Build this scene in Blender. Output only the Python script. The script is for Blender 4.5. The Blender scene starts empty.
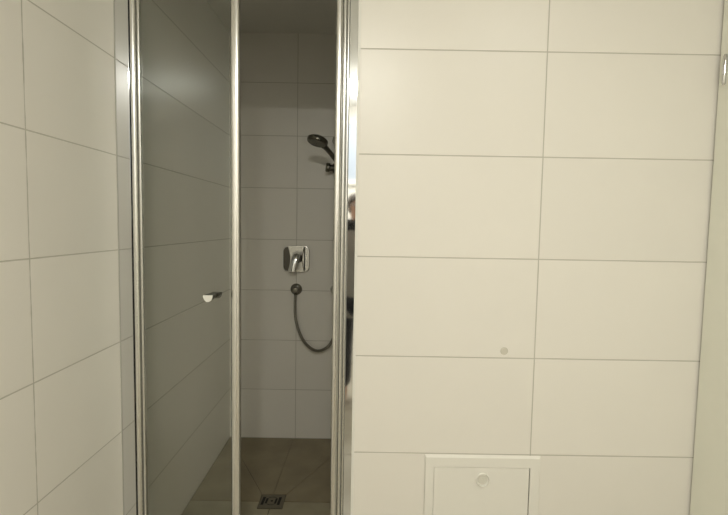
import bpy, bmesh, math, random
from mathutils import Vector, Matrix, Euler
C = bpy.context.scene.collection
scene = bpy.context.scene
PI = math.pi
random.seed(7)

# ---------------------------------------------------------------- camera
F_PX, PITCH, YAW, ROLL, CAM_H = 469.33, 0.0689, 0.0025, 0.0172, 1.2929
cd = bpy.data.cameras.new('camera')
cd.sensor_fit = 'HORIZONTAL'; cd.sensor_width = 36.0
cd.lens = 36.0 * F_PX / 728.0
cd.clip_start = 0.01; cd.clip_end = 50
cam = bpy.data.objects.new('camera', cd); C.objects.link(cam)
cp, sp, cy_, sy_ = math.cos(PITCH), math.sin(PITCH), math.cos(YAW), math.sin(YAW)
Fv = Vector((sy_ * cp, cy_ * cp, -sp)); Rv = Vector((cy_, -sy_, 0)); Uv = Rv.cross(Fv)
R2 = Rv * math.cos(ROLL) + Uv * math.sin(ROLL)
U2 = Uv * math.cos(ROLL) - Rv * math.sin(ROLL)
m = Matrix((R2, U2, -Fv)).transposed().to_4x4()
m.translation = Vector((0, 0, CAM_H))
cam.matrix_world = m
scene.camera = cam

# ---------------------------------------------------------------- world, lamp strength, exposure
w = bpy.data.worlds.new('world'); scene.world = w; w.use_nodes = True
w.node_tree.nodes['Background'].inputs[0].default_value = (0.75, 0.8, 0.9, 1)
w.node_tree.nodes['Background'].inputs[1].default_value = 0.05
LAMPS = [(0.0, -0.62, 165.0, 0.125), (0.76, 0.05, 8.0, 0.22)]  # second entry is an unseen fill lamp, added to lift the left wall
WINDOW_STRENGTH = 0.4
LAMP_COL = (1.0, 0.985, 0.905)
scene.view_settings.view_transform = 'Standard'
scene.view_settings.look = 'None'
scene.view_settings.gamma = 1
scene.view_settings.use_curve_mapping = False
scene.view_settings.exposure = 0.14

# ---------------------------------------------------------------- material helpers
def new_mat(name):
    m = bpy.data.materials.new(name); m.use_nodes = True
    nt = m.node_tree
    return m, nt, nt.nodes['Principled BSDF']

def plain(name, col, rough=0.5, metal=0.0, noise=0.0, nscale=40, bump=0.0, spec=0.5, rnoise=0.0):
    m, nt, b = new_mat(name)
    b.inputs['Base Color'].default_value = (*col, 1)
    b.inputs['Roughness'].default_value = rough
    b.inputs['Metallic'].default_value = metal
    b.inputs['Specular IOR Level'].default_value = spec
    tc = nt.nodes.new('ShaderNodeTexCoord'); nz = nt.nodes.new('ShaderNodeTexNoise')
    nz.inputs['Scale'].default_value = nscale; nz.inputs['Detail'].default_value = 4
    nt.links.new(tc.outputs['Object'], nz.inputs['Vector'])
    if noise:
        mx = nt.nodes.new('ShaderNodeMix'); mx.data_type = 'RGBA'
        mx.inputs[6].default_value = (*[c * (1 - noise) for c in col], 1)
        mx.inputs[7].default_value = (*[min(1, c * (1 + noise)) for c in col], 1)
        nt.links.new(nz.outputs['Fac'], mx.inputs[0]); nt.links.new(mx.outputs[2], b.inputs['Base Color'])
    if rnoise:
        mr = nt.nodes.new('ShaderNodeMapRange')
        mr.inputs['To Min'].default_value = max(0, rough - rnoise); mr.inputs['To Max'].default_value = rough + rnoise
        nt.links.new(nz.outputs['Fac'], mr.inputs['Value']); nt.links.new(mr.outputs[0], b.inputs['Roughness'])
    if bump:
        bp = nt.nodes.new('ShaderNodeBump'); bp.inputs['Strength'].default_value = bump; bp.inputs['Distance'].default_value = 0.002
        nt.links.new(nz.outputs['Fac'], bp.inputs['Height']); nt.links.new(bp.outputs[0], b.inputs['Normal'])
    return m

def tile_mat(name, axis, u0, uw, col=(0.82, 0.79, 0.725), grout=(0.53, 0.505, 0.44), gw=0.003, rough=0.33, h=0.3, wobble=0.0):
    """wall tiles: joints every h in z, and every uw along axis starting at u0 (uw None = no upright joints)"""
    m, nt, b = new_mat(name); N = nt.nodes; L = nt.links
    tc = N.new('ShaderNodeTexCoord'); sep = N.new('ShaderNodeSeparateXYZ'); L.new(tc.outputs['Object'], sep.inputs[0])
    def mth(op, a, bb=None, c=None):
        n = N.new('ShaderNodeMath'); n.operation = op
        for i, v in enumerate((a, bb, c)):
            if v is None: continue
            if hasattr(v, 'links'): L.new(v, n.inputs[i])
            else: n.inputs[i].default_value = v
        return n.outputs[0]
    nz = N.new('ShaderNodeTexNoise'); nz.inputs['Scale'].default_value = 9; nz.inputs['Detail'].default_value = 3
    L.new(tc.outputs['Object'], nz.inputs['Vector'])
    wob = N.new('ShaderNodeTexNoise'); wob.inputs['Scale'].default_value = 25
    L.new(tc.outputs['Object'], wob.inputs['Vector'])
    def line(coord, o, width, wb=0.0):
        t = mth('DIVIDE', mth('SUBTRACT', coord, o), width)
        f = mth('FRACT', mth('ADD', t, 0.5))
        d = mth('MULTIPLY', mth('ABSOLUTE', mth('SUBTRACT', f, 0.5)), width)
        if wb: d = mth('ADD', d, mth('MULTIPLY', mth('SUBTRACT', wob.outputs['Fac'], 0.5), wb))
        mr = N.new('ShaderNodeMapRange'); mr.interpolation_type = 'SMOOTHSTEP'
        mr.inputs['From Min'].default_value = gw * 0.35; mr.inputs['From Max'].default_value = gw * 0.75
        mr.inputs['To Min'].default_value = 1; mr.inputs['To Max'].default_value = 0
        L.new(d, mr.inputs['Value']); return mr.outputs[0], mth('FLOOR', t)
    mz, iz = line(sep.outputs['Z'], 0.0, h)
    mask = mz; cell = iz
    if uw:
        mu, iu = line(sep.outputs[axis], u0, uw, wobble)
        mask = mth('MAXIMUM', mz, mu); cell = mth('ADD', iz, mth('MULTIPLY', iu, 17.3))
    wn = N.new('ShaderNodeTexWhiteNoise'); wn.noise_dimensions = '1D'; L.new(cell, wn.inputs['W'])
    var = mth('MULTIPLY_ADD', wn.outputs['Value'], 0.03, 0.985)
    var = mth('MULTIPLY', var, mth('MULTIPLY_ADD', nz.outputs['Fac'], 0.03, 0.985))
    sc = N.new('ShaderNodeVectorMath'); sc.operation = 'SCALE'; sc.inputs[0].default_value = col; L.new(var, sc.inputs['Scale'])
    mx = N.new('ShaderNodeMix'); mx.data_type = 'RGBA'
    L.new(mask, mx.inputs[0]); L.new(sc.outputs[0], mx.inputs[6]); mx.inputs[7].default_value = (*grout, 1)
    L.new(mx.outputs[2], b.inputs['Base Color'])
    L.new(mth('MULTIPLY_ADD', mask, 0.5, rough), b.inputs['Roughness'])
    bp = N.new('ShaderNodeBump'); bp.inputs['Strength'].default_value = 0.6; bp.inputs['Distance'].default_value = 0.001
    fine = N.new('ShaderNodeTexNoise'); fine.inputs['Scale'].default_value = 14
    L.new(tc.outputs['Object'], fine.inputs['Vector'])
    L.new(mth('ADD', mth('MULTIPLY', mask, -1.0), mth('MULTIPLY', fine.outputs['Fac'], 0.5)), bp.inputs['Height'])
    L.new(bp.outputs[0], b.inputs['Normal'])
    return m

M = {}
M['tile_near'] = tile_mat('near_wall_tile', 'X', 0.5225, 0.6)
M['tile_left'] = tile_mat('left_wall_tile', 'Y', 1.106, 0.6,  wobble=0.004)
M['tile_left_shower'] = tile_mat('shower_side_tile', 'Y', 0, None)
M['tile_back'] = tile_mat('shower_back_tile', 'X', -0.3903, 0.6)
M['tile_rear'] = tile_mat('rear_wall_tile', 'X', 0.2, 0.6)
M['plaster'] = plain('white_plaster', (0.80, 0.785, 0.73), 0.8, noise=0.02, bump=0.1, nscale=80)
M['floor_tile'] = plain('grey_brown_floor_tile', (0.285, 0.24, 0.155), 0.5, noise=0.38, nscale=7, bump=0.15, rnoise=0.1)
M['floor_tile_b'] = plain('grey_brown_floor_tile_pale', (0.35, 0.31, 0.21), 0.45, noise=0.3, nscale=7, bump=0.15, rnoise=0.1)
M['floor_tile_room'] = plain('beige_floor_tile', (0.46, 0.42, 0.34), 0.5, noise=0.12, nscale=7, bump=0.1)
M['floor_grout'] = plain('floor_grout', (0.10, 0.085, 0.06), 0.9, noise=0.1)
M['chrome'] = plain('polished_aluminium', (0.82, 0.82, 0.80), 0.2, 1.0, nscale=20, rnoise=0.03)
M['mirror'] = plain('bright_polished_aluminium', (0.80, 0.82, 0.84), 0.05, 1.0)
M['chrome_fit'] = plain('chrome_fittings', (0.62, 0.62, 0.60), 0.12, 1.0, rnoise=0.03)
M['chrome_dark'] = plain('dark_chrome', (0.17, 0.165, 0.14), 0.25, 0.9, rnoise=0.05)
M['lock_grey'] = plain('lock_plastic', (0.72, 0.70, 0.62), 0.4, noise=0.02)
M['satin'] = plain('satin_chrome', (0.64, 0.63, 0.60), 0.3, 1.0, nscale=150, rnoise=0.08)
M['insert_dark'] = plain('dark_insert', (0.12, 0.108, 0.08), 0.35, 0.0)
M['mirror_dim'] = plain('polished_aluminium_face', (0.74, 0.75, 0.76), 0.06, 1.0)
M['drain'] = plain('dull_steel', (0.21, 0.19, 0.145), 0.45, 0.7, noise=0.15, nscale=120)
M['bead_pale'] = plain('grey_silicone', (0.5, 0.485, 0.43), 0.5, noise=0.05)
M['steel'] = plain('brushed_steel', (0.45, 0.43, 0.38), 0.35, 1.0, noise=0.1, nscale=200)
M['hose'] = plain('metal_hose', (0.27, 0.26, 0.23), 0.3, 1.0, rnoise=0.05)
M['black'] = plain('black_gap', (0.012, 0.011, 0.009), 0.8, noise=0.1)
M['rubber'] = plain('grey_seal', (0.16, 0.155, 0.13), 0.6, noise=0.05)
M['white_plastic'] = plain('white_plastic', (0.82, 0.80, 0.735), 0.32, noise=0.01)
M['knob_white'] = plain('pale_knob_face', (0.85, 0.84, 0.78), 0.3, noise=0.01)
M['trim'] = plain('white_edge_trim', (0.78, 0.77, 0.71), 0.35, noise=0.01)
M['door_paint'] = plain('pale_grey_door_paint', (0.86, 0.86, 0.755), 0.4, noise=0.01)
M['grey_cap'] = plain('grey_cap', (0.60, 0.57, 0.49), 0.6, noise=0.06)
M['skin'] = plain('skin', (0.55, 0.33, 0.23), 0.5, noise=0.08, nscale=30)
M['hair'] = plain('brown_hair', (0.06, 0.04, 0.028), 0.6, noise=0.3, nscale=90, bump=0.3)
M['tunic'] = plain('grey_knit', (0.30, 0.285, 0.255), 0.9, noise=0.1, nscale=150, bump=0.3)
M['trousers'] = plain('black_cloth', (0.014, 0.015, 0.02), 0.85, noise=0.2, nscale=120)
M['phone'] = plain('black_phone', (0.01, 0.01, 0.012), 0.2)
M['eye'] = plain('eye_white', (0.7, 0.68, 0.64), 0.2)

# glass: thin tinted pane
g, nt, b = new_mat('clear_glass_pane'); nt.nodes.remove(b)
out = nt.nodes['Material Output']
tr = nt.nodes.new('ShaderNodeBsdfTransparent'); tr.inputs[0].default_value = (0.975, 0.982, 0.97, 1)
gl = nt.nodes.new('ShaderNodeBsdfGlossy'); gl.inputs['Roughness'].default_value = 0.0; gl.inputs['Color'].default_value = (0.95, 1, 0.97, 1)
fr = nt.nodes.new('ShaderNodeFresnel'); fr.inputs['IOR'].default_value = 1.52
mxs = nt.nodes.new('ShaderNodeMixShader')
nt.links.new(fr.outputs[0], mxs.inputs[0]); nt.links.new(tr.outputs[0], mxs.inputs[1]); nt.links.new(gl.outputs[0], mxs.inputs[2])
nt.links.new(mxs.outputs[0], out.inputs['Surface'])
M['glass'] = g
# lamp diffusers: they give off light
def lamp_mat(strength):
    g, nt, b = new_mat('lamp_diffuser'); nt.nodes.remove(b)
    out = nt.nodes['Material Output']; em = nt.nodes.new('ShaderNodeEmission')
    em.inputs[0].default_value = (*LAMP_COL, 1); em.inputs[1].default_value = strength
    nt.links.new(em.outputs[0], out.inputs['Surface']); return g
g, nt, b = new_mat('frosted_daylight_pane')
b.inputs['Base Color'].default_value = (0.25, 0.27, 0.3, 1); b.inputs['Roughness'].default_value = 0.4
b.inputs['Emission Color'].default_value = (0.80, 0.92, 1.0, 1); b.inputs['Emission Strength'].default_value = WINDOW_STRENGTH
M['daylight'] = g

# ---------------------------------------------------------------- mesh helpers
def obj(name, bm, mat, parent=None, smooth=False, bevel=0, segs=2, mats=None):
    me = bpy.data.meshes.new(name)
    bmesh.ops.recalc_face_normals(bm, faces=bm.faces)
    bm.to_mesh(me); bm.free()
    for mm in (mats or [mat]): me.materials.append(mm)
    if smooth:
        for p in me.polygons: p.use_smooth = True
    o = bpy.data.objects.new(name, me); C.objects.link(o)
    if parent is not None:
        o.parent = parent
        o.matrix_parent_inverse = Matrix.Translation(-parent.location)   # parents are only moved, never turned
    if bevel:
        md = o.modifiers.new('bevel', 'BEVEL'); md.width = bevel; md.segments = segs; md.limit_method = 'ANGLE'
        md.angle_limit = 0.6
    if smooth and bevel == 0:
        md = o.modifiers.new('edges', 'EDGE_SPLIT'); md.split_angle = 0.7
    return o

def bx(bm, x0, x1, y0, y1, z0, z1, mi=0):
    vs = [bm.verts.new((x, y, z)) for x in (x0, x1) for y in (y0, y1) for z in (z0, z1)]
    for f in ((0, 1, 3, 2), (4, 6, 7, 5), (0, 4, 5, 1), (2, 3, 7, 6), (0, 2, 6, 4), (1, 5, 7, 3)):
        bm.faces.new([vs[i] for i in f]).material_index = mi

def box(name, x0, x1, y0, y1, z0, z1, mat, parent=None, bevel=0):
    bm = bmesh.new(); bx(bm, x0, x1, y0, y1, z0, z1)
    return obj(name, bm, mat, parent, bevel=bevel)

def prism(bm, pts, z0, z1, mi=0):
    """plan outline pts (x,y) pulled up from z0 to z1"""
    a = [bm.verts.new((x, y, z0)) for x, y in pts]; c = [bm.verts.new((x, y, z1)) for x, y in pts]
    n = len(pts)
    bm.faces.new(a[::-1]).material_index = mi; bm.faces.new(c).material_index = mi
    for i in range(n):
        bm.faces.new((a[i], a[(i + 1) % n], c[(i + 1) % n], c[i])).material_index = mi

def slab(bm, pts, y0, y1):
    """front outline pts (x,z) pulled from y0 to y1"""
    a = [bm.verts.new((x, y0, z)) for x, z in pts]; c = [bm.verts.new((x, y1, z)) for x, z in pts]
    n = len(pts); bm.faces.new(a); bm.faces.new(c[::-1])
    for i in range(n): bm.faces.new((a[i], c[i], c[(i + 1) % n], a[(i + 1) % n]))

def rrect(x0, x1, z0, z1, r, n=6):
    pts = []
    for cx, cz, a0 in ((x1 - r, z1 - r, 0), (x0 + r, z1 - r, PI / 2), (x0 + r, z0 + r, PI), (x1 - r, z0 + r, 3 * PI / 2)):
        for i in range(n + 1):
            a = a0 + i * PI / 2 / n; pts.append((cx + r * math.cos(a), cz + r * math.sin(a)))
    return pts

def lathe(bm, prof, origin, axis, n=32, ref=None):
    """prof: (radius, distance along axis)"""
    axis = Vector(axis).normalized(); o = Vector(origin)
    t = Vector(ref) if ref else (Vector((0, 0, 1)) if abs(axis.z) < 0.9 else Vector((1, 0, 0)))
    u = (t - axis * t.dot(axis)).normalized(); v = axis.cross(u)
    rings = []
    for r, d in prof:
        if r < 1e-6: rings.append([bm.verts.new(o + axis * d)])
        else: rings.append([bm.verts.new(o + axis * d + (u * math.cos(2 * PI * i / n) + v * math.sin(2 * PI * i / n)) * r) for i in range(n)])
    for a, c in zip(rings, rings[1:]):
        for i in range(n):
            j = (i + 1) % n
            q = [a[i] if len(a) > 1 else a[0]]
            if len(a) > 1: q.append(a[j])
            q.append(c[j] if len(c) > 1 else c[0])
            if len(c) > 1: q.append(c[i])
            if len(q) > 2: bm.faces.new(q)

def tube(bm, pts, rad, n=14, ridge=0.0):
    """tube along points; rad a number or one per point"""
    pts = [Vector(p) for p in pts]
    rs = rad if isinstance(rad, (list, tuple)) else [rad] * len(pts)
    rings = []; u = None
    for i, p in enumerate(pts):
        t = (pts[min(i + 1, len(pts) - 1)] - pts[max(i - 1, 0)]).normalized()
        if u is None: u = t.orthogonal().normalized()
        u = (u - t * u.dot(t)).normalized(); v = t.cross(u)
        r = rs[i] * (1 + (ridge if i % 2 else -ridge))
        rings.append([bm.verts.new(p + (u * math.cos(2 * PI * k / n) + v * math.sin(2 * PI * k / n)) * r) for k in range(n)])
    for a, c in zip(rings, rings[1:]):
        for k in range(n): bm.faces.new((a[k], a[(k + 1) % n], c[(k + 1) % n], c[k]))
    bm.faces.new(rings[0][::-1]); bm.faces.new(rings[-1])

def spline(P, n=12):
    P = [Vector(p) for p in P]; P = [P[0] * 2 - P[1]] + P + [P[-1] * 2 - P[-2]]; out = []
    for i in range(1, len(P) - 2):
        a, b_, c, d = P[i - 1:i + 3]
        for k in range(n):
            t = k / n
            out.append(0.5 * ((2 * b_) + (c - a) * t + (2 * a - 5 * b_ + 4 * c - d) * t * t + (3 * b_ - a - 3 * c + d) * t ** 3))
    out.append(P[-2]); return out

def thing(name, label, cat, loc=(0, 0, 0), group=None):
    o = bpy.data.objects.new(name, None); C.objects.link(o); o.location = loc
    o.empty_display_size = 0.05
    o['label'] = label; o['category'] = cat
    if group: o['group'] = group
    return o

def tag(o, label, cat, group=None):
    o['label'] = label; o['category'] = cat
    if group: o['group'] = group
    return o

def struct(o, label=None):
    o['kind'] = 'structure'
    if label: o['label'] = label
    return o

# ---------------------------------------------------------------- the room
XL, XR, YN, YB = -0.7862, 1.030, 1.3905, 2.7578     # left wall, right wall, near wall face, shower back wall
YE = 1.508                                           # face of the shower frame
YR = -1.35                                           # wall behind the photographer
XE = -0.0205                                         # left end of the near wall = right side of the shower
ZC = 2.377
T = 0.10
ZL = 2.15                                            # underside of the lintel over the shower opening

struct(box('wall_left', XL - T, XL, YR - T, YE, -0.1, ZC + 0.1, M['tile_left']), 'cream tiled wall on the left, up to the shower frame')
struct(box('wall_shower_left', XL - T, XL, YE, YB + T, -0.1, ZC + 0.1, M['tile_left_shower']), 'cream tiled side wall seen through the shower glass')
struct(box('wall_shower_back', XL, XE + T, YB, YB + T, -0.1, ZC + 0.1, M['tile_back']), 'cream tiled back wall of the shower behind the mixer')
struct(box('wall_shower_right', XE, XE + T, YN + 0.16, YB, -0.1, ZC + 0.1, M['tile_left_shower']), 'tiled right hand side wall of the shower')
struct(box('wall_front', XE, XR, YN, YN + 0.16, -0.1, ZC + 0.1, M['tile_near']), 'cream tiled wall to the right of the shower with access panel')
struct(box('wall_lintel', XL, XE, YN + 0.01, YN + 0.15, ZL, ZC + 0.1, M['tile_near']), 'tiled wall piece above the shower opening')
struct(box('wall_rear', XL, XR, YR - T, YR, -0.1, ZC + 0.1, M['tile_rear']), 'tiled wall behind the photographer')
# right wall, with the doorway cut out near the front corner
DY0, DY1, DZ = 0.52, YN, 2.04
bm = bmesh.new()
bx(bm, XR, XR + T, YR - T, DY0, -0.1, ZC + 0.1)
bx(bm, XR, XR + T, DY0, YN + 0.16, DZ, ZC + 0.1)
struct(obj('wall_right', bm, M['tile_left']), 'tiled wall on the right around the white door')
struct(box('ceiling', XL, XR, YR, YB, ZC, ZC + 0.1, M['plaster']), 'plain white ceiling')

# bathroom floor (only behind and under the view) and shower floor with cuts falling to the drain
bm = bmesh.new(); bx(bm, XL, XR, YR, YN + 0.0, -0.1, -0.003, 0)
x = XL
while x < XR - 0.01:
    y = YR
    while y < YN - 0.01:
        bx(bm, x + 0.002, min(x + 0.598, XR), y + 0.002, min(y + 0.598, YN), -0.0035, 0.0, 1); y += 0.6
    x += 0.6
struct(obj('floor', bm, None, mats=[M['floor_grout'], M['floor_tile_room']]), 'beige tiled bathroom floor')

bm = bmesh.new(); bx(bm, XL, XE, YN, YB, -0.1, -0.004, 0)
dx0, dx1, dy0, dy1 = -0.462, -0.348, 2.050, 2.162
yf = 1.56
def ftile(pts, mi=1):
    c = sum((Vector((*p, 0)) for p in pts), Vector()) / len(pts); q = []
    for p in pts:
        v = Vector((*p, 0)); d = (c - v); q.append(tuple((v + d.normalized() * min(0.0035, d.length * 0.3))[:2]))
    prism(bm, q, -0.006, 0.0, mi)
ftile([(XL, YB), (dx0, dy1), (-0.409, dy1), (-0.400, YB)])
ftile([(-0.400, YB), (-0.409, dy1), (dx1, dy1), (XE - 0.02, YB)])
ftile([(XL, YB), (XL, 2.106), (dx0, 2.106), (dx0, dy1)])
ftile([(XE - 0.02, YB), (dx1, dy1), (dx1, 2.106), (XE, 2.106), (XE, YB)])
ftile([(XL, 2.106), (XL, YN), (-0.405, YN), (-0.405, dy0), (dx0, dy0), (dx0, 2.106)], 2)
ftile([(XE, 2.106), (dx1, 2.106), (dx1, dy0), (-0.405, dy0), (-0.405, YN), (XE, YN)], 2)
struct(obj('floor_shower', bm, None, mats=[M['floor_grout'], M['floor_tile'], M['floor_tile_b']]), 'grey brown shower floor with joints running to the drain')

# white edge strip on the tiled corner beside the shower frame
struct(box('trim_1', XE - 0.004, XE + 0.004, YN - 0.0015, YN + 0.10, 0.0, ZL, M['trim'], bevel=0.001), 'thin white edging on the tile corner beside the frame')

# the door in the right wall
dr = bpy.data.objects.new('door_1', None); C.objects.link(dr); dr.location = (XR, 0.95, 0); struct(dr, 'pale painted door and frame at the right edge')
bm = bmesh.new()
bx(bm, XR - 0.013, XR + T, YN - 0.165, YN - 0.007, 0.0, DZ)
bx(bm, XR - 0.010, XR + T, DY0 - 0.036, DY0, 0.0, DZ)
bx(bm, XR - 0.010, XR + T, DY0 - 0.036, YN, DZ - 0.036, DZ + 0.03)
obj('door_frame', bm, M['door_paint'], dr, bevel=0.002)
box('door_leaf', XR - 0.011, XR + 0.03, DY0 + 0.003, YN - 0.168, 0.008, DZ - 0.04, M['door_paint'], dr, bevel=0.003)
for zc in (1.749, 0.25):
    bm = bmesh.new()
    lathe(bm, [(0, -0.043), (0.0035, -0.042), (0.0050, -0.039), (0.0055, -0.0145), (0.0045, -0.014), (0.0055, -0.0135), (0.0055, 0.0135), (0.0045, 0.014), (0.0055, 0.0145), (0.0050, 0.039), (0.0035, 0.042), (0, 0.043)],
          (XR - 0.0172, YN - 0.0325, zc), (0, 0, 1), 20)
    bx(bm, XR - 0.0148, XR - 0.0128, YN - 0.0345, YN - 0.0295, zc - 0.036, zc + 0.036)
    obj('hinge', bm, M['chrome_fit'], dr, smooth=True)
bm = bmesh.new()
lathe(bm, [(0, 0), (0.026, 0), (0.026, 0.008), (0.010, 0.010), (0.010, 0.045), (0, 0.047)], (XR - 0.013, DY0 + 0.07, 1.05), (-1, 0, 0), 24)
tube(bm, spline([(XR - 0.055, DY0 + 0.07, 1.05), (XR - 0.058, DY0 + 0.10, 1.05), (XR - 0.055, DY0 + 0.19, 1.05)], 6), 0.009)
obj('door_handle', bm, M['chrome_fit'], dr, smooth=True)

# frosted window in the wall behind the photographer, daylight in its pane
wn_ = bpy.data.objects.new('window_1', None); C.objects.link(wn_); wn_.location = (-0.1, YR, 1.65); struct(wn_, 'frosted window high in the wall behind the photographer')
wx0, wx1, wz0, wz1 = -0.50, 0.30, 1.66, 2.26
bm = bmesh.new()
bx(bm, wx0, wx1, YR, YR + 0.03, wz0, wz0 + 0.045); bx(bm, wx0, wx1, YR, YR + 0.03, wz1 - 0.045, wz1)
bx(bm, wx0, wx0 + 0.045, YR, YR + 0.03, wz0 + 0.045, wz1 - 0.045); bx(bm, wx1 - 0.045, wx1, YR, YR + 0.03, wz0 + 0.045, wz1 - 0.045)
obj('window_frame', bm, M['white_plastic'], wn_)
box('window_pane', wx0 + 0.045, wx1 - 0.045, YR + 0.002, YR + 0.010, wz0 + 0.045, wz1 - 0.045, M['daylight'], wn_)

# ---------------------------------------------------------------- ceiling lamp and the added fill lamp
for (lx_, ly_, ls_, R), lab in zip(LAMPS, ('bright round flush ceiling lamp behind the photographer, near the rear window', 'weaker round flush ceiling lamp near the door, unseen, added to brighten the left wall')):
    lp = thing('ceiling_lamp', lab, 'lamp', (lx_, ly_, ZC), 'ceiling lamps')
    bm = bmesh.new()
    lathe(bm, [(0, 0.0), (R + 0.015, 0.0), (R + 0.015, 0.03), (R, 0.03), (R, 0.02), (0, 0.02)], (lx_, ly_, ZC), (0, 0, -1), 48)
    obj('lamp_rim', bm, M['white_plastic'], lp, smooth=True)
    bm = bmesh.new()
    lathe(bm, [(R - 0.001, 0.022), (R - 0.002, 0.035), (R * 0.8, 0.048), (R * 0.4, 0.056), (0, 0.058)], (lx_, ly_, ZC), (0, 0, -1), 48)
    obj('lamp_diffuser', bm, lamp_mat(ls_), lp, smooth=True)

# ---------------------------------------------------------------- shower enclosure
ZT = ZL - 0.004; Z0 = 0.03
en = thing('shower_enclosure', 'polished metal framed glass shower enclosure between the tiled walls', 'shower', ((XL + XE) / 2, YE + 0.02, 0))
# left wall channel: broad flat face, then a small raised ridge
bm = bmesh.new()
prism(bm, [(XL, YE), (-0.7500, YE), (-0.7500, YE - 0.003), (-0.7415, YE - 0.003), (-0.7415, YE + 0.035), (XL, YE + 0.035)], Z0, ZT)
obj('wall_channel', bm, M['mirror_dim'], en, bevel=0.0008)
def post(name, x0, x1, y0, y1, mat, parent, r=None, z0=Z0, z1=ZT):
    bm = bmesh.new(); r = r or min(x1 - x0, y1 - y0) * 0.42
    prism(bm, rrect(x0, x1, y0, y1, r, 8), z0, z1)
    return obj(name, bm, mat, parent, smooth=True)
post('jamb_post', -0.7400, -0.7225, YE - 0.003, YE + 0.028, M['chrome'], en, 0.0085)
box('seal_strip', -0.7225, -0.7185, YE + 0.008, YE + 0.024, Z0, ZT, M['rubber'], en)
box('seal_bead', XL, XL + 0.0018, YE - 0.003, YE - 0.0001, Z0, ZT, M['bead_pale'], en)
# right wall channel
bm = bmesh.new()
prism(bm, [(XE - 0.002, YE), (-0.0515, YE), (-0.0515, YE + 0.035), (XE - 0.002, YE + 0.035)], Z0, ZT)
obj('wall_channel', bm, M['mirror'], en, bevel=0.0008)
post('jamb_post', -0.0605, -0.0520, YE + 0.006, YE + 0.030, M['chrome'], en, 0.0035)
post('jamb_post', -0.0725, -0.0610, YE + 0.001, YE + 0.028, M['chrome'], en, 0.005)
post('closing_strip', -0.0965, -0.0730, YE - 0.001, YE + 0.024, M['chrome'], en, 0.0095)
# rails at head and foot
box('top_rail', XL + 0.047, XE - 0.033, YE + 0.002, YE + 0.034, ZT - 0.045, ZT, M['chrome'], en, bevel=0.003)
box('bottom_rail', XL + 0.001, XE - 0.003, YE + 0.000, YE + 0.036, 0.0, 0.029, M['chrome'], en, bevel=0.003)
# the glass door leaf (left half)
gx0, gx1 = -0.7120, -0.4255
dg = box('glass_door', gx0, gx1, YE + 0.010, YE + 0.016, Z0 + 0.015, ZT - 0.05, M['glass'], en)
def sub(o, parent):
    o.parent = parent; o.matrix_parent_inverse = Matrix.Identity(4); return o
sub(post('hinge_profile', -0.7185, -0.7110, YE + 0.004, YE + 0.020, M['chrome'], None, 0.003, Z0 + 0.012, ZT - 0.048), dg)
sub(post('edge_profile', -0.4265, -0.3960, YE - 0.003, YE + 0.026, M['chrome'], None, 0.012, Z0 + 0.012, ZT - 0.048), dg)
# door knob through the glass: half round bar, pale flat end towards the room
kx, kz = -0.4855, 1.0565
def half_bar(y0, y1, cx0, cx1, r0=0.0150, r1=0.0150, zt=0.0):
    pts = []
    n = 14
    for i in range(n + 1):
        a = PI + PI * i / n; pts.append((math.cos(a), math.sin(a)))
    bm = bmesh.new()
    A = [bm.verts.new((cx0 + r0 * p[0], y0, kz + 0.006 + r0 * p[1] * 1.45 + zt)) for p in pts]
    B = [bm.verts.new((cx1 + r1 * p[0], y1, kz + 0.006 + r1 * p[1] * 1.45)) for p in pts]
    n = len(pts); bm.faces.new(A); bm.faces.new(B[::-1])
    for i in range(n): bm.faces.new((A[i], B[i], B[(i + 1) % n], A[(i + 1) % n]))
    return bm
kb = sub(obj('door_knob', half_bar(YE - 0.030, YE + 0.010, kx - 0.004, kx + 0.0, 0.0155, 0.0125), M['chrome_dark'], None, smooth=True), dg)
kf = obj('knob_face', half_bar(YE - 0.0325, YE - 0.030, kx - 0.004, kx - 0.004, 0.0150, 0.0155), M['knob_white'], None); kf.name = 'door_knob_face'
sub(kf, dg); kf['label'] = 'pale flat end of the knob'
bm = half_bar(YE + 0.016, YE + 0.046, kx + 0.0, kx + 0.004, 0.0125, 0.015)
sub(obj('door_knob', bm, M['chrome_dark'], None, smooth=True), dg)

# ---------------------------------------------------------------- shower mixer
mxr = thing('shower_mixer', 'chrome square single lever mixer set in the shower back wall', 'mixer tap', (-0.388, YB, 1.09))
mx0, mx1, mz0, mz1 = -0.4665, -0.3125, 1.010, 1.166
bm = bmesh.new(); slab(bm, rrect(mx0, mx1, mz0, mz1, 0.032, 8), YB - 0.016, YB)
obj('cover_plate', bm, M['satin'], mxr, bevel=0.004, segs=3)
# side inserts between the plate edge and an arc
def insert(side, base, grow, y0, y1, mat, parent, name):
    e = mx0 + 0.002 if side < 0 else mx1 - 0.002
    zc, hh, rr = (mz0 + mz1) / 2, (mz1 - mz0) / 2 - 0.006, 0.030
    pts = []
    for i in range(25):                                  # the arc bulging to the middle
        t = i / 24; z = zc + hh * (1 - 2 * t)
        pts.append((e - side * (base + (0.011 + grow) * math.sin(PI * t)), z))
    for i in range(25):                                  # back up along the rounded plate edge
        t = i / 24; z = zc - hh * (1 - 2 * t); d = max(0.0, abs(z - zc) - (hh - rr))
        pts.append((e - side * (rr - math.sqrt(max(0.0, rr * rr - d * d))) * 0.9, z))
    q = []
    for p in pts:
        if not q or (Vector(p) - Vector(q[-1])).length > 1e-4: q.append(p)
    bm = bmesh.new(); slab(bm, q, y0, y1)
    return obj(name, bm, mat, parent, bevel=0.0008)
insert(-1, 0.027, 0.002, YB - 0.0185, YB - 0.015, M['insert_dark'], mxr, 'side_insert')['label'] = 'dark curved insert on the left side'
insert(1, 0.0305, 0.002, YB - 0.0168, YB - 0.015, M['insert_dark'], mxr, 'insert_groove')
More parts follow.
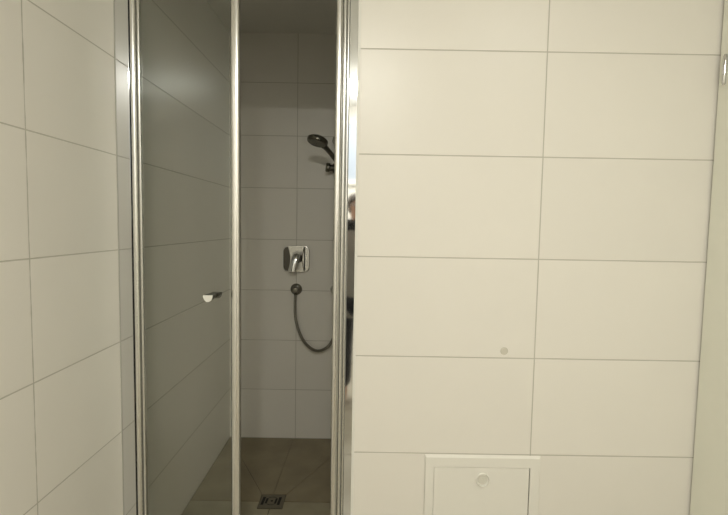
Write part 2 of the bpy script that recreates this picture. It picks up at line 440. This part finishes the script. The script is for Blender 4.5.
insert(1, 0.0235, 0.004, YB - 0.0190, YB - 0.0166, M['satin'], mxr, 'side_insert')['label'] = 'bright curved insert on the right side'
bm = bmesh.new()
lathe(bm, [(0.028, 0.0), (0.027, 0.010), (0.023, 0.014), (0.021, 0.040), (0.017, 0.046), (0, 0.047)], (-0.380, YB - 0.015, 1.093), (0, -1, 0), 32)
obj('mixer_body', bm, M['chrome_dark'], mxr, smooth=True)
# lever: flat tapering tongue hanging down and forward
bm = bmesh.new(); rows = []
cen = spline([(-0.380, YB - 0.050, 1.122), (-0.383, YB - 0.068, 1.112), (-0.389, YB - 0.080, 1.085), (-0.396, YB - 0.086, 1.050), (-0.401, YB - 0.088, 1.020)], 5)
for i, c in enumerate(cen):
    t = i / (len(cen) - 1); wd = 0.0235 - 0.003 * t; th = 0.012 - 0.007 * t
    tn = (cen[min(i + 1, len(cen) - 1)] - cen[max(i - 1, 0)]).normalized(); nr = tn.cross(Vector((1, 0, 0))).normalized()
    rows.append([bm.verts.new(c + Vector((1, 0, 0)) * wd * math.cos(a) + nr * th * math.sin(a)) for a in [2 * PI * k / 16 for k in range(16)]])
for a, c in zip(rows, rows[1:]):
    for k in range(16): bm.faces.new((a[k], a[(k + 1) % 16], c[(k + 1) % 16], c[k]))
bm.faces.new(rows[0][::-1]); bm.faces.new(rows[-1])
obj('lever', bm, M['mirror'], mxr, smooth=True)

# hose outlet on the wall below the mixer
ho = thing('hose_outlet', 'small round chrome hose outlet on the wall below the mixer', 'hose outlet', (-0.392, YB, 0.909))
bm = bmesh.new(); lathe(bm, [(0, 0), (0.034, 0), (0.034, 0.005), (0.030, 0.010), (0.019, 0.014), (0.018, 0.034), (0.013, 0.042), (0, 0.044)], (-0.390, YB, 0.908), (0, -1, 0), 28)
obj('rosette', bm, M['hose'], ho, smooth=True)
bm = bmesh.new(); lathe(bm, [(0, 0), (0.011, 0.0), (0.011, 0.016), (0.009, 0.018), (0.009, 0.028), (0, 0.028)], (-0.392, YB - 0.026, 0.905), (0, 0, -1), 20)
obj('elbow_nut', bm, M['chrome_dark'], ho, smooth=True)

# rail with sliding holder
RX = -0.160; RY = YB - 0.052
sr = thing('shower_rail', 'upright chrome shower rail on the back wall, mostly behind the frame', 'shower rail', (RX, YB, 0.9))
bm = bmesh.new(); tube(bm, [(RX, RY, 0.885), (RX, RY, 1.80)], 0.011, 20); obj('rail', bm, M['chrome_fit'], sr, smooth=True)
for zz in (0.912, 1.775):
    bm = bmesh.new(); lathe(bm, [(0, 0), (0.024, 0), (0.024, 0.012), (0.018, 0.020), (0.016, 0.044), (0.018, 0.066), (0.012, 0.070), (0, 0.070)], (RX - 0.004, YB, zz), (0, -1, 0), 24)
    obj('rail_mount', bm, M['chrome_fit'], sr, smooth=True)
hz = 1.612
bm = bmesh.new()
lathe(bm, [(0, -0.028), (0.019, -0.026), (0.022, -0.018), (0.022, 0.018), (0.019, 0.026), (0, 0.028)], (RX, RY, hz), (0, 0, 1), 24)
lathe(bm, [(0, 0), (0.017, 0), (0.018, 0.034), (0.026, 0.040), (0.027, 0.054), (0.023, 0.060), (0, 0.061)], (RX, RY, hz), (-1, -0.1, 0.1), 20)
hc_ = Vector((RX + 0.004, RY - 0.045, hz - 0.002))
obj('holder', bm, M['chrome_dark'], sr, smooth=True)

# hand shower: round head on a slim handle
hs = thing('hand_shower', 'dark chrome hand shower with round head, hung on the rail', 'hand shower', tuple(hc_))
HC = Vector((-0.2440, 2.46, 1.7225))                   # centre of the head
hb = Vector((-0.100, 2.665, 1.580))                   # foot of the handle
n_ = Vector((-0.22, -0.24, -0.94)).normalized()       # way the spray faces
bm = bmesh.new(); r = 0.0555
lathe(bm, [(0, 0.012), (r * 0.80, 0.012), (r * 0.84, 0.014), (r * 0.96, 0.010), (r, 0.002), (r * 0.97, -0.008), (r * 0.75, -0.017), (r * 0.35, -0.023), (0, -0.024)], HC, n_, 40)
hd = obj('shower_head', bm, M['chrome_dark'], hs, smooth=True)
bm = bmesh.new()
u_ = n_.orthogonal().normalized(); v_ = n_.cross(u_)
for ring, cnt in ((0.012, 6), (0.024, 12), (0.035, 18)):
    for i in range(cnt):
        a = 2 * PI * i / cnt; q = HC + n_ * 0.0115 + (u_ * math.cos(a) + v_ * math.sin(a)) * ring
        lathe(bm, [(0.0016, 0), (0.0013, 0.0025), (0, 0.0027)], q, n_, 8)
nz = obj('spray_nozzles', bm, M['rubber'], None, smooth=True); nz['kind'] = 'stuff'
nz.parent = hd; nz.matrix_parent_inverse = Matrix.Identity(4)
dirh = (hb - HC).normalized()
st = HC + (dirh - n_ * dirh.dot(n_)).normalized() * (r * 0.9)
path = spline([st, st.lerp(hb, 0.18) + Vector((0, 0, 0.004)), st.lerp(hb, 0.5) + Vector((0, 0, 0.003)), hb], 8)
bm = bmesh.new(); tube(bm, path, [0.0155 - 0.003 * min(1, i / 8) + 0.001 * (i / len(path)) for i in range(len(path))], 16)
obj('handle', bm, M['chrome_dark'], hs, smooth=True)

# hose: out of the wall elbow, down in a loop, up behind the frame to the handle
P = [(-0.392, YB - 0.026, 0.880), (-0.393, YB - 0.028, 0.82), (-0.388, YB - 0.036, 0.740), (-0.362, YB - 0.045, 0.655), (-0.322, YB - 0.05, 0.590),
     (-0.270, YB - 0.05, 0.555), (-0.225, YB - 0.05, 0.560), (-0.180, YB - 0.055, 0.600), (-0.148, YB - 0.07, 0.700), (-0.125, YB - 0.085, 0.95),
     (-0.116, YB - 0.095, 1.25), (-0.128, YB - 0.088, 1.48), tuple(hb + dirh * 0.004)]
bm = bmesh.new(); tube(bm, spline(P, 26), 0.0084, 12, ridge=0.05)
tag(obj('shower_hose', bm, M['hose'], smooth=False), 'ribbed grey metal shower hose hanging in a loop below the mixer', 'hose')

# ---------------------------------------------------------------- floor drain
dn = thing('floor_drain', 'square steel floor drain grate in the shower floor', 'drain', (-0.405, 2.106, 0.0))
bm = bmesh.new(); bx(bm, dx0 + 0.002, dx1 - 0.002, dy0 + 0.002, dy1 - 0.002, -0.003, 0.0006)
obj('drain_frame', bm, M['drain'], dn)
bm = bmesh.new(); bx(bm, dx0 + 0.009, dx1 - 0.009, dy0 + 0.009, dy1 - 0.009, 0.0007, 0.0024)
gr = obj('grate', bm, M['drain'], dn, bevel=0.001)
bm = bmesh.new()
cxd, cyd = (dx0 + dx1) / 2, (dy0 + dy1) / 2
for dx, tilt in ((-0.039, 0.0), (-0.023, 0.0), (0.020, 0.0), (0.036, 0.0)):
    hh = 0.030 if abs(dx) > 0.03 else 0.020
    ww = 0.0062 if abs(dx) > 0.03 else 0.0048
    prism(bm, [(cxd + dx - ww - 0.002, cyd - hh), (cxd + dx + ww - 0.002, cyd - hh), (cxd + dx + ww, cyd + hh), (cxd + dx - ww, cyd + hh)], 0.0022, 0.0030)
for s in (-1, 1):
    pts = []
    for i in range(9):
        a = math.radians(50 + 10 * i); pts.append((cxd + 0.030 * math.cos(a), cyd + s * 0.032 * math.sin(a)))
    for i in range(8, -1, -1):
        a = math.radians(50 + 10 * i); pts.append((cxd + 0.028 * math.cos(a), cyd + s * 0.0295 * math.sin(a)))
    prism(bm, pts, 0.0022, 0.0030)
lathe(bm, [(0.006, 0.0022), (0.006, 0.0030), (0, 0.0030)], (cxd, cyd, 0), (0, 0, 1), 14)
sl = obj('slots', bm, M['black'], None); sl.parent = gr; sl.matrix_parent_inverse = Matrix.Identity(4)

# ---------------------------------------------------------------- access panel in the near wall
ap = thing('access_panel', 'white plastic access panel with round lock low in the tiled wall', 'access panel', (0.378, YN, 0.42))
fx0, fx1, fz0, fz1 = 0.1995, 0.5545, 0.240, 0.598
ix0, ix1, iz0, iz1 = 0.228, 0.522, 0.278, 0.561
bm = bmesh.new()
def ringframe(bm, o, i, y0, y1):
    for (x0, x1, z0, z1) in ((o[0], i[0], o[2], o[3]), (i[1], o[1], o[2], o[3]), (i[0], i[1], i[3], o[3]), (i[0], i[1], o[2], i[2])):
        bx(bm, x0, x1, y0, y1, z0, z1)
    bmesh.ops.remove_doubles(bm, verts=bm.verts, dist=1e-5)
# picture frame border as one ring with a sloping outer edge
O1 = [(fx0, fz0), (fx1, fz0), (fx1, fz1), (fx0, fz1)]
O2 = [(fx0 + 0.003, fz0 + 0.003), (fx1 - 0.003, fz0 + 0.003), (fx1 - 0.003, fz1 - 0.007), (fx0 + 0.003, fz1 - 0.007)]
I1 = [(ix0, iz0), (ix1, iz0), (ix1, iz1), (ix0, iz1)]
loops = [[bm.verts.new((x, YN, z)) for x, z in O1], [bm.verts.new((x, YN - 0.007, z)) for x, z in O2],
         [bm.verts.new((x, YN - 0.007, z)) for x, z in I1], [bm.verts.new((x, YN - 0.0002, z)) for x, z in I1]]
for a, c in zip(loops, loops[1:] + loops[:1]):
    for i in range(4): bm.faces.new((a[i], a[(i + 1) % 4], c[(i + 1) % 4], c[i]))
fo = obj('panel_frame', bm, M['white_plastic'], ap, bevel=0.0012)
box('recess', ix0 + 0.0002, ix1 - 0.0002, YN - 0.0012, YN - 0.0004, iz0 + 0.0002, iz1 - 0.0002, M['black'], ap)
dp = box('panel_door', ix0 + 0.0007, ix1 - 0.0030, YN - 0.0072, YN - 0.0013, iz0 + 0.002, iz1 - 0.0008, M['white_plastic'], ap, bevel=0.0008)
lx, lz = 0.3775, 0.5235
bm = bmesh.new()
lathe(bm, [(0.0218, 0.0), (0.0212, 0.0045), (0.0195, 0.0058), (0.0178, 0.0045), (0.0170, 0.0), (0.0150, 0.0002)], (lx, YN - 0.0070, lz), (0, -1, 0), 36)
lk = obj('lock', bm, M['white_plastic'], None, smooth=True); lk.parent = dp; lk.matrix_parent_inverse = Matrix.Identity(4)
bm = bmesh.new()
pts = [(lx + 0.0145 * math.cos(a), lz + 0.0145 * math.sin(a)) for a in [2 * PI * i / 28 for i in range(28)]]
slab(bm, pts, YN - 0.0090, YN - 0.0071)
slab(bm, [(lx, lz - 0.014), (lx + 0.007, lz - 0.004), (lx + 0.005, lz + 0.008), (lx - 0.005, lz + 0.008), (lx - 0.007, lz - 0.004)], YN - 0.0112, YN - 0.0090)
lk2 = obj('lock_plug', bm, M['lock_grey'], None, bevel=0.0006); lk2.parent = dp; lk2.matrix_parent_inverse = Matrix.Identity(4)

# small round cap on the tile
bm = bmesh.new(); lathe(bm, [(0, 0.0014), (0.008, 0.0013), (0.0105, 0.0009), (0.0118, 0.0)], (0.4305, YN, 0.922), (0, -1, 0), 28)
tag(obj('wall_cap', bm, M['grey_cap'], smooth=True), 'small round grey cap on the tile above the access panel', 'cap')

# ---------------------------------------------------------------- the photographer, seen only in the polished frame
def skinned(name, verts, edges, mat, parent=None, sub_=2, root=0):
    me = bpy.data.meshes.new(name); me.from_pydata([v[0] for v in verts], edges, [])
    o = bpy.data.objects.new(name, me); C.objects.link(o); me.materials.append(mat)
    sk = o.modifiers.new('skin', 'SKIN'); sk.use_smooth_shade = True
    if not me.skin_vertices: me.attributes  # layer is made with the modifier
    lay = me.skin_vertices[0].data if me.skin_vertices else None
    if lay:
        for i, v in enumerate(verts):
            r = v[1]; lay[i].radius = r if isinstance(r, tuple) else (r, r)
            lay[i].use_root = (i == root)
    sb = o.modifiers.new('sub', 'SUBSURF'); sb.levels = sub_; sb.render_levels = sub_
    if parent is not None:
        o.parent = parent; o.matrix_parent_inverse = Matrix.Translation(-parent.location)
    return o
PX, PY = -0.04, -0.36
ps = thing('person', 'person in grey long top and black trousers holding a phone, reflected in the frame', 'person', (PX, PY, 0))
def V(x, y, z): return (PX + x, PY + y, z)
bv = [(V(0, 0, 0.80), (0.125, 0.085)), (V(0, 0, 0.93), (0.115, 0.08)), (V(0, 0, 1.05), (0.12, 0.085)), (V(0, 0.01, 1.20), (0.135, 0.09)),
      (V(0, 0.015, 1.27), (0.07, 0.055)), (V(0, 0.03, 1.325), 0.045), (V(0, 0.05, 1.375), (0.062, 0.075)), (V(0, 0.055, 1.43), (0.07, 0.085)), (V(0, 0.05, 1.475), (0.045, 0.055))]
be = [(i, i + 1) for i in range(8)]
def chain(start, pts):
    prev = start
    for p in pts:
        bv.append(p); be.append((prev, len(bv) - 1)); prev = len(bv) - 1
    return prev
PHX = -0.062 - PX
for s in (-1, 1):
    chain(3, [(V(s * 0.16, 0, 1.245), 0.048), (V(s * 0.20, 0.01, 1.13), 0.040), (V(s * 0.215, 0.05, 1.03), 0.034),
              (V(PHX + s * 0.155, 0.19, 1.14), 0.030), (V(PHX + s * 0.105, 0.315, 1.262), (0.021, 0.026))])
    chain(0, [(V(s * 0.085, 0, 0.74), 0.082), (V(s * 0.09, 0.01, 0.44), 0.055), (V(s * 0.09, -0.01, 0.28), 0.052), (V(s * 0.09, -0.02, 0.075), 0.033),
              (V(s * 0.092, 0.0, 0.035), 0.034), (V(s * 0.10, 0.10, 0.026), (0.038, 0.026)), (V(s * 0.102, 0.15, 0.022), (0.034, 0.018))])
body = skinned('body', bv, be, M['skin'], ps)
# hands: palm, four unequal fingers behind and in front of the phone, thumb below
for s in (-1, 1):
    bx0 = PX + PHX + s * 0.105; w0 = Vector((bx0, PY + 0.315, 1.262))
    hv = [(tuple(w0), 0.018), (tuple(w0 + Vector((-s * 0.004, 0.016, 0.022))), (0.022, 0.014))]; he = [(0, 1)]
    for k, (ln, dz) in enumerate(((0.060, 0.040), (0.066, 0.026), (0.062, 0.012), (0.050, -0.002))):
        b0 = w0 + Vector((s * 0.004, 0.020, dz))
        p1 = b0 + Vector((s * 0.006, 0.016, 0.004)); p2 = p1 + Vector((-s * 0.022, 0.012, 0.002)); p3 = p2 + Vector((-s * ln * 0.35, -0.002, 0))
        i0 = len(hv)
        hv += [(tuple(b0), 0.009), (tuple(p1), 0.0088), (tuple(p2), 0.008), (tuple(p3), 0.007)]
        he += [(1, i0), (i0, i0 + 1), (i0 + 1, i0 + 2), (i0 + 2, i0 + 3)]
    i0 = len(hv)
    t0 = w0 + Vector((-s * 0.014, 0.008, 0.014)); t1 = t0 + Vector((-s * 0.020, 0.004, 0.008)); t2 = t1 + Vector((-s * 0.018, 0.006, 0.006))
    hv += [(tuple(t0), 0.0105), (tuple(t1), 0.0095), (tuple(t2), 0.0085)]; he += [(0, i0), (i0, i0 + 1), (i0 + 1, i0 + 2)]
    skinned('hand', hv, he, M['skin'], ps)
# face
hcx, hcy, hcz = PX, PY + 0.055, 1.415
bm = bmesh.new(); tube(bm, [(hcx, hcy + 0.070, hcz + 0.022), (hcx, hcy + 0.090, hcz - 0.004), (hcx, hcy + 0.078, hcz - 0.014)], [0.006, 0.012, 0.009], 10)
obj('nose', bm, M['skin'], ps, smooth=True)
for s in (-1, 1):
    bm = bmesh.new(); bmesh.ops.create_uvsphere(bm, u_segments=14, v_segments=10, radius=0.011, matrix=Matrix.Translation((hcx + s * 0.028, hcy + 0.068, hcz + 0.018)))
    e = obj('eye', bm, M['eye'], ps, smooth=True)
    bm = bmesh.new(); bmesh.ops.create_uvsphere(bm, u_segments=10, v_segments=8, radius=0.005, matrix=Matrix.Translation((hcx + s * 0.028, hcy + 0.0765, hcz + 0.017)))
    q = obj('iris', bm, M['hair'], None, smooth=True); q.parent = e; q.matrix_parent_inverse = Matrix.Identity(4)
    bm = bmesh.new(); bmesh.ops.create_uvsphere(bm, u_segments=12, v_segments=8, radius=1, matrix=Matrix.Translation((hcx + s * 0.072, hcy, hcz + 0.004)) @ Matrix.Diagonal((0.008, 0.017, 0.029, 1)))
    obj('ear', bm, M['skin'], ps, smooth=True)
bm = bmesh.new(); tube(bm, [(hcx - 0.022, hcy + 0.066, hcz - 0.040), (hcx, hcy + 0.074, hcz - 0.041), (hcx + 0.022, hcy + 0.066, hcz - 0.040)], [0.003, 0.006, 0.003], 8)
obj('mouth', bm, plain('lips', (0.42, 0.17, 0.14), 0.4), ps, smooth=True)
bm = bmesh.new(); bmesh.ops.create_uvsphere(bm, u_segments=28, v_segments=20, radius=1, matrix=Matrix.Translation((hcx, hcy - 0.012, hcz + 0.022)) @ Matrix.Diagonal((0.084, 0.096, 0.085, 1)))
for v in bm.verts:                                     # open over the face, lower at the nape
    if v.co.y > hcy + 0.045 and v.co.z < hcz + 0.05: v.co.y = hcy + 0.045 - 0.02 * (hcz + 0.05 - v.co.z) / 0.08
obj('hair', bm, M['hair'], ps, smooth=True)
# clothes follow the body
tv = [(V(0, 0, 0.62), (0.185, 0.125)), (V(0, 0, 0.80), (0.160, 0.112)), (V(0, 0, 0.95), (0.140, 0.102)), (V(0, 0, 1.07), (0.142, 0.105)), (V(0, 0.01, 1.20), (0.152, 0.105)), (V(0, 0.015, 1.275), (0.068, 0.062))]
te = [(i, i + 1) for i in range(5)]
for s in (-1, 1):
    i0 = len(tv)
    tv += [(V(s * 0.165, 0, 1.25), 0.060), (V(s * 0.205, 0.01, 1.13), 0.052), (V(s * 0.22, 0.05, 1.025), 0.046), (V(PHX + s * 0.158, 0.18, 1.13), 0.041)]
    te += [(4, i0), (i0, i0 + 1), (i0 + 1, i0 + 2), (i0 + 2, i0 + 3)]
skinned('long_top', tv, te, M['tunic'], ps, root=1)
lv = [(V(0, 0, 0.80), (0.135, 0.095))]; le = []
for s in (-1, 1):
    i0 = len(lv)
    lv += [(V(s * 0.087, 0, 0.73), 0.092), (V(s * 0.09, 0.01, 0.44), 0.070), (V(s * 0.09, -0.005, 0.10), 0.060)]
    le += [(0, i0), (i0, i0 + 1), (i0 + 1, i0 + 2)]
skinned('trousers', lv, le, M['trousers'], ps)
# the phone, held level at the height of the camera
bm = bmesh.new(); slab(bm, rrect(-0.136, 0.012, 1.257, 1.329, 0.009, 5), -0.021, -0.013)
ph = tag(obj('phone', bm, M['phone'], bevel=0.0015), 'black phone held level in both hands, reflected in the frame', 'phone')
bm = bmesh.new()
for zz in (1.312, 1.290): lathe(bm, [(0.008, 0), (0.008, 0.0012), (0.0065, 0.0014), (0, 0.0014)], (0.0, -0.013, zz), (0, 1, 0), 20)
lens_ = obj('lens', bm, M['phone'], None, smooth=True); lens_.parent = ph
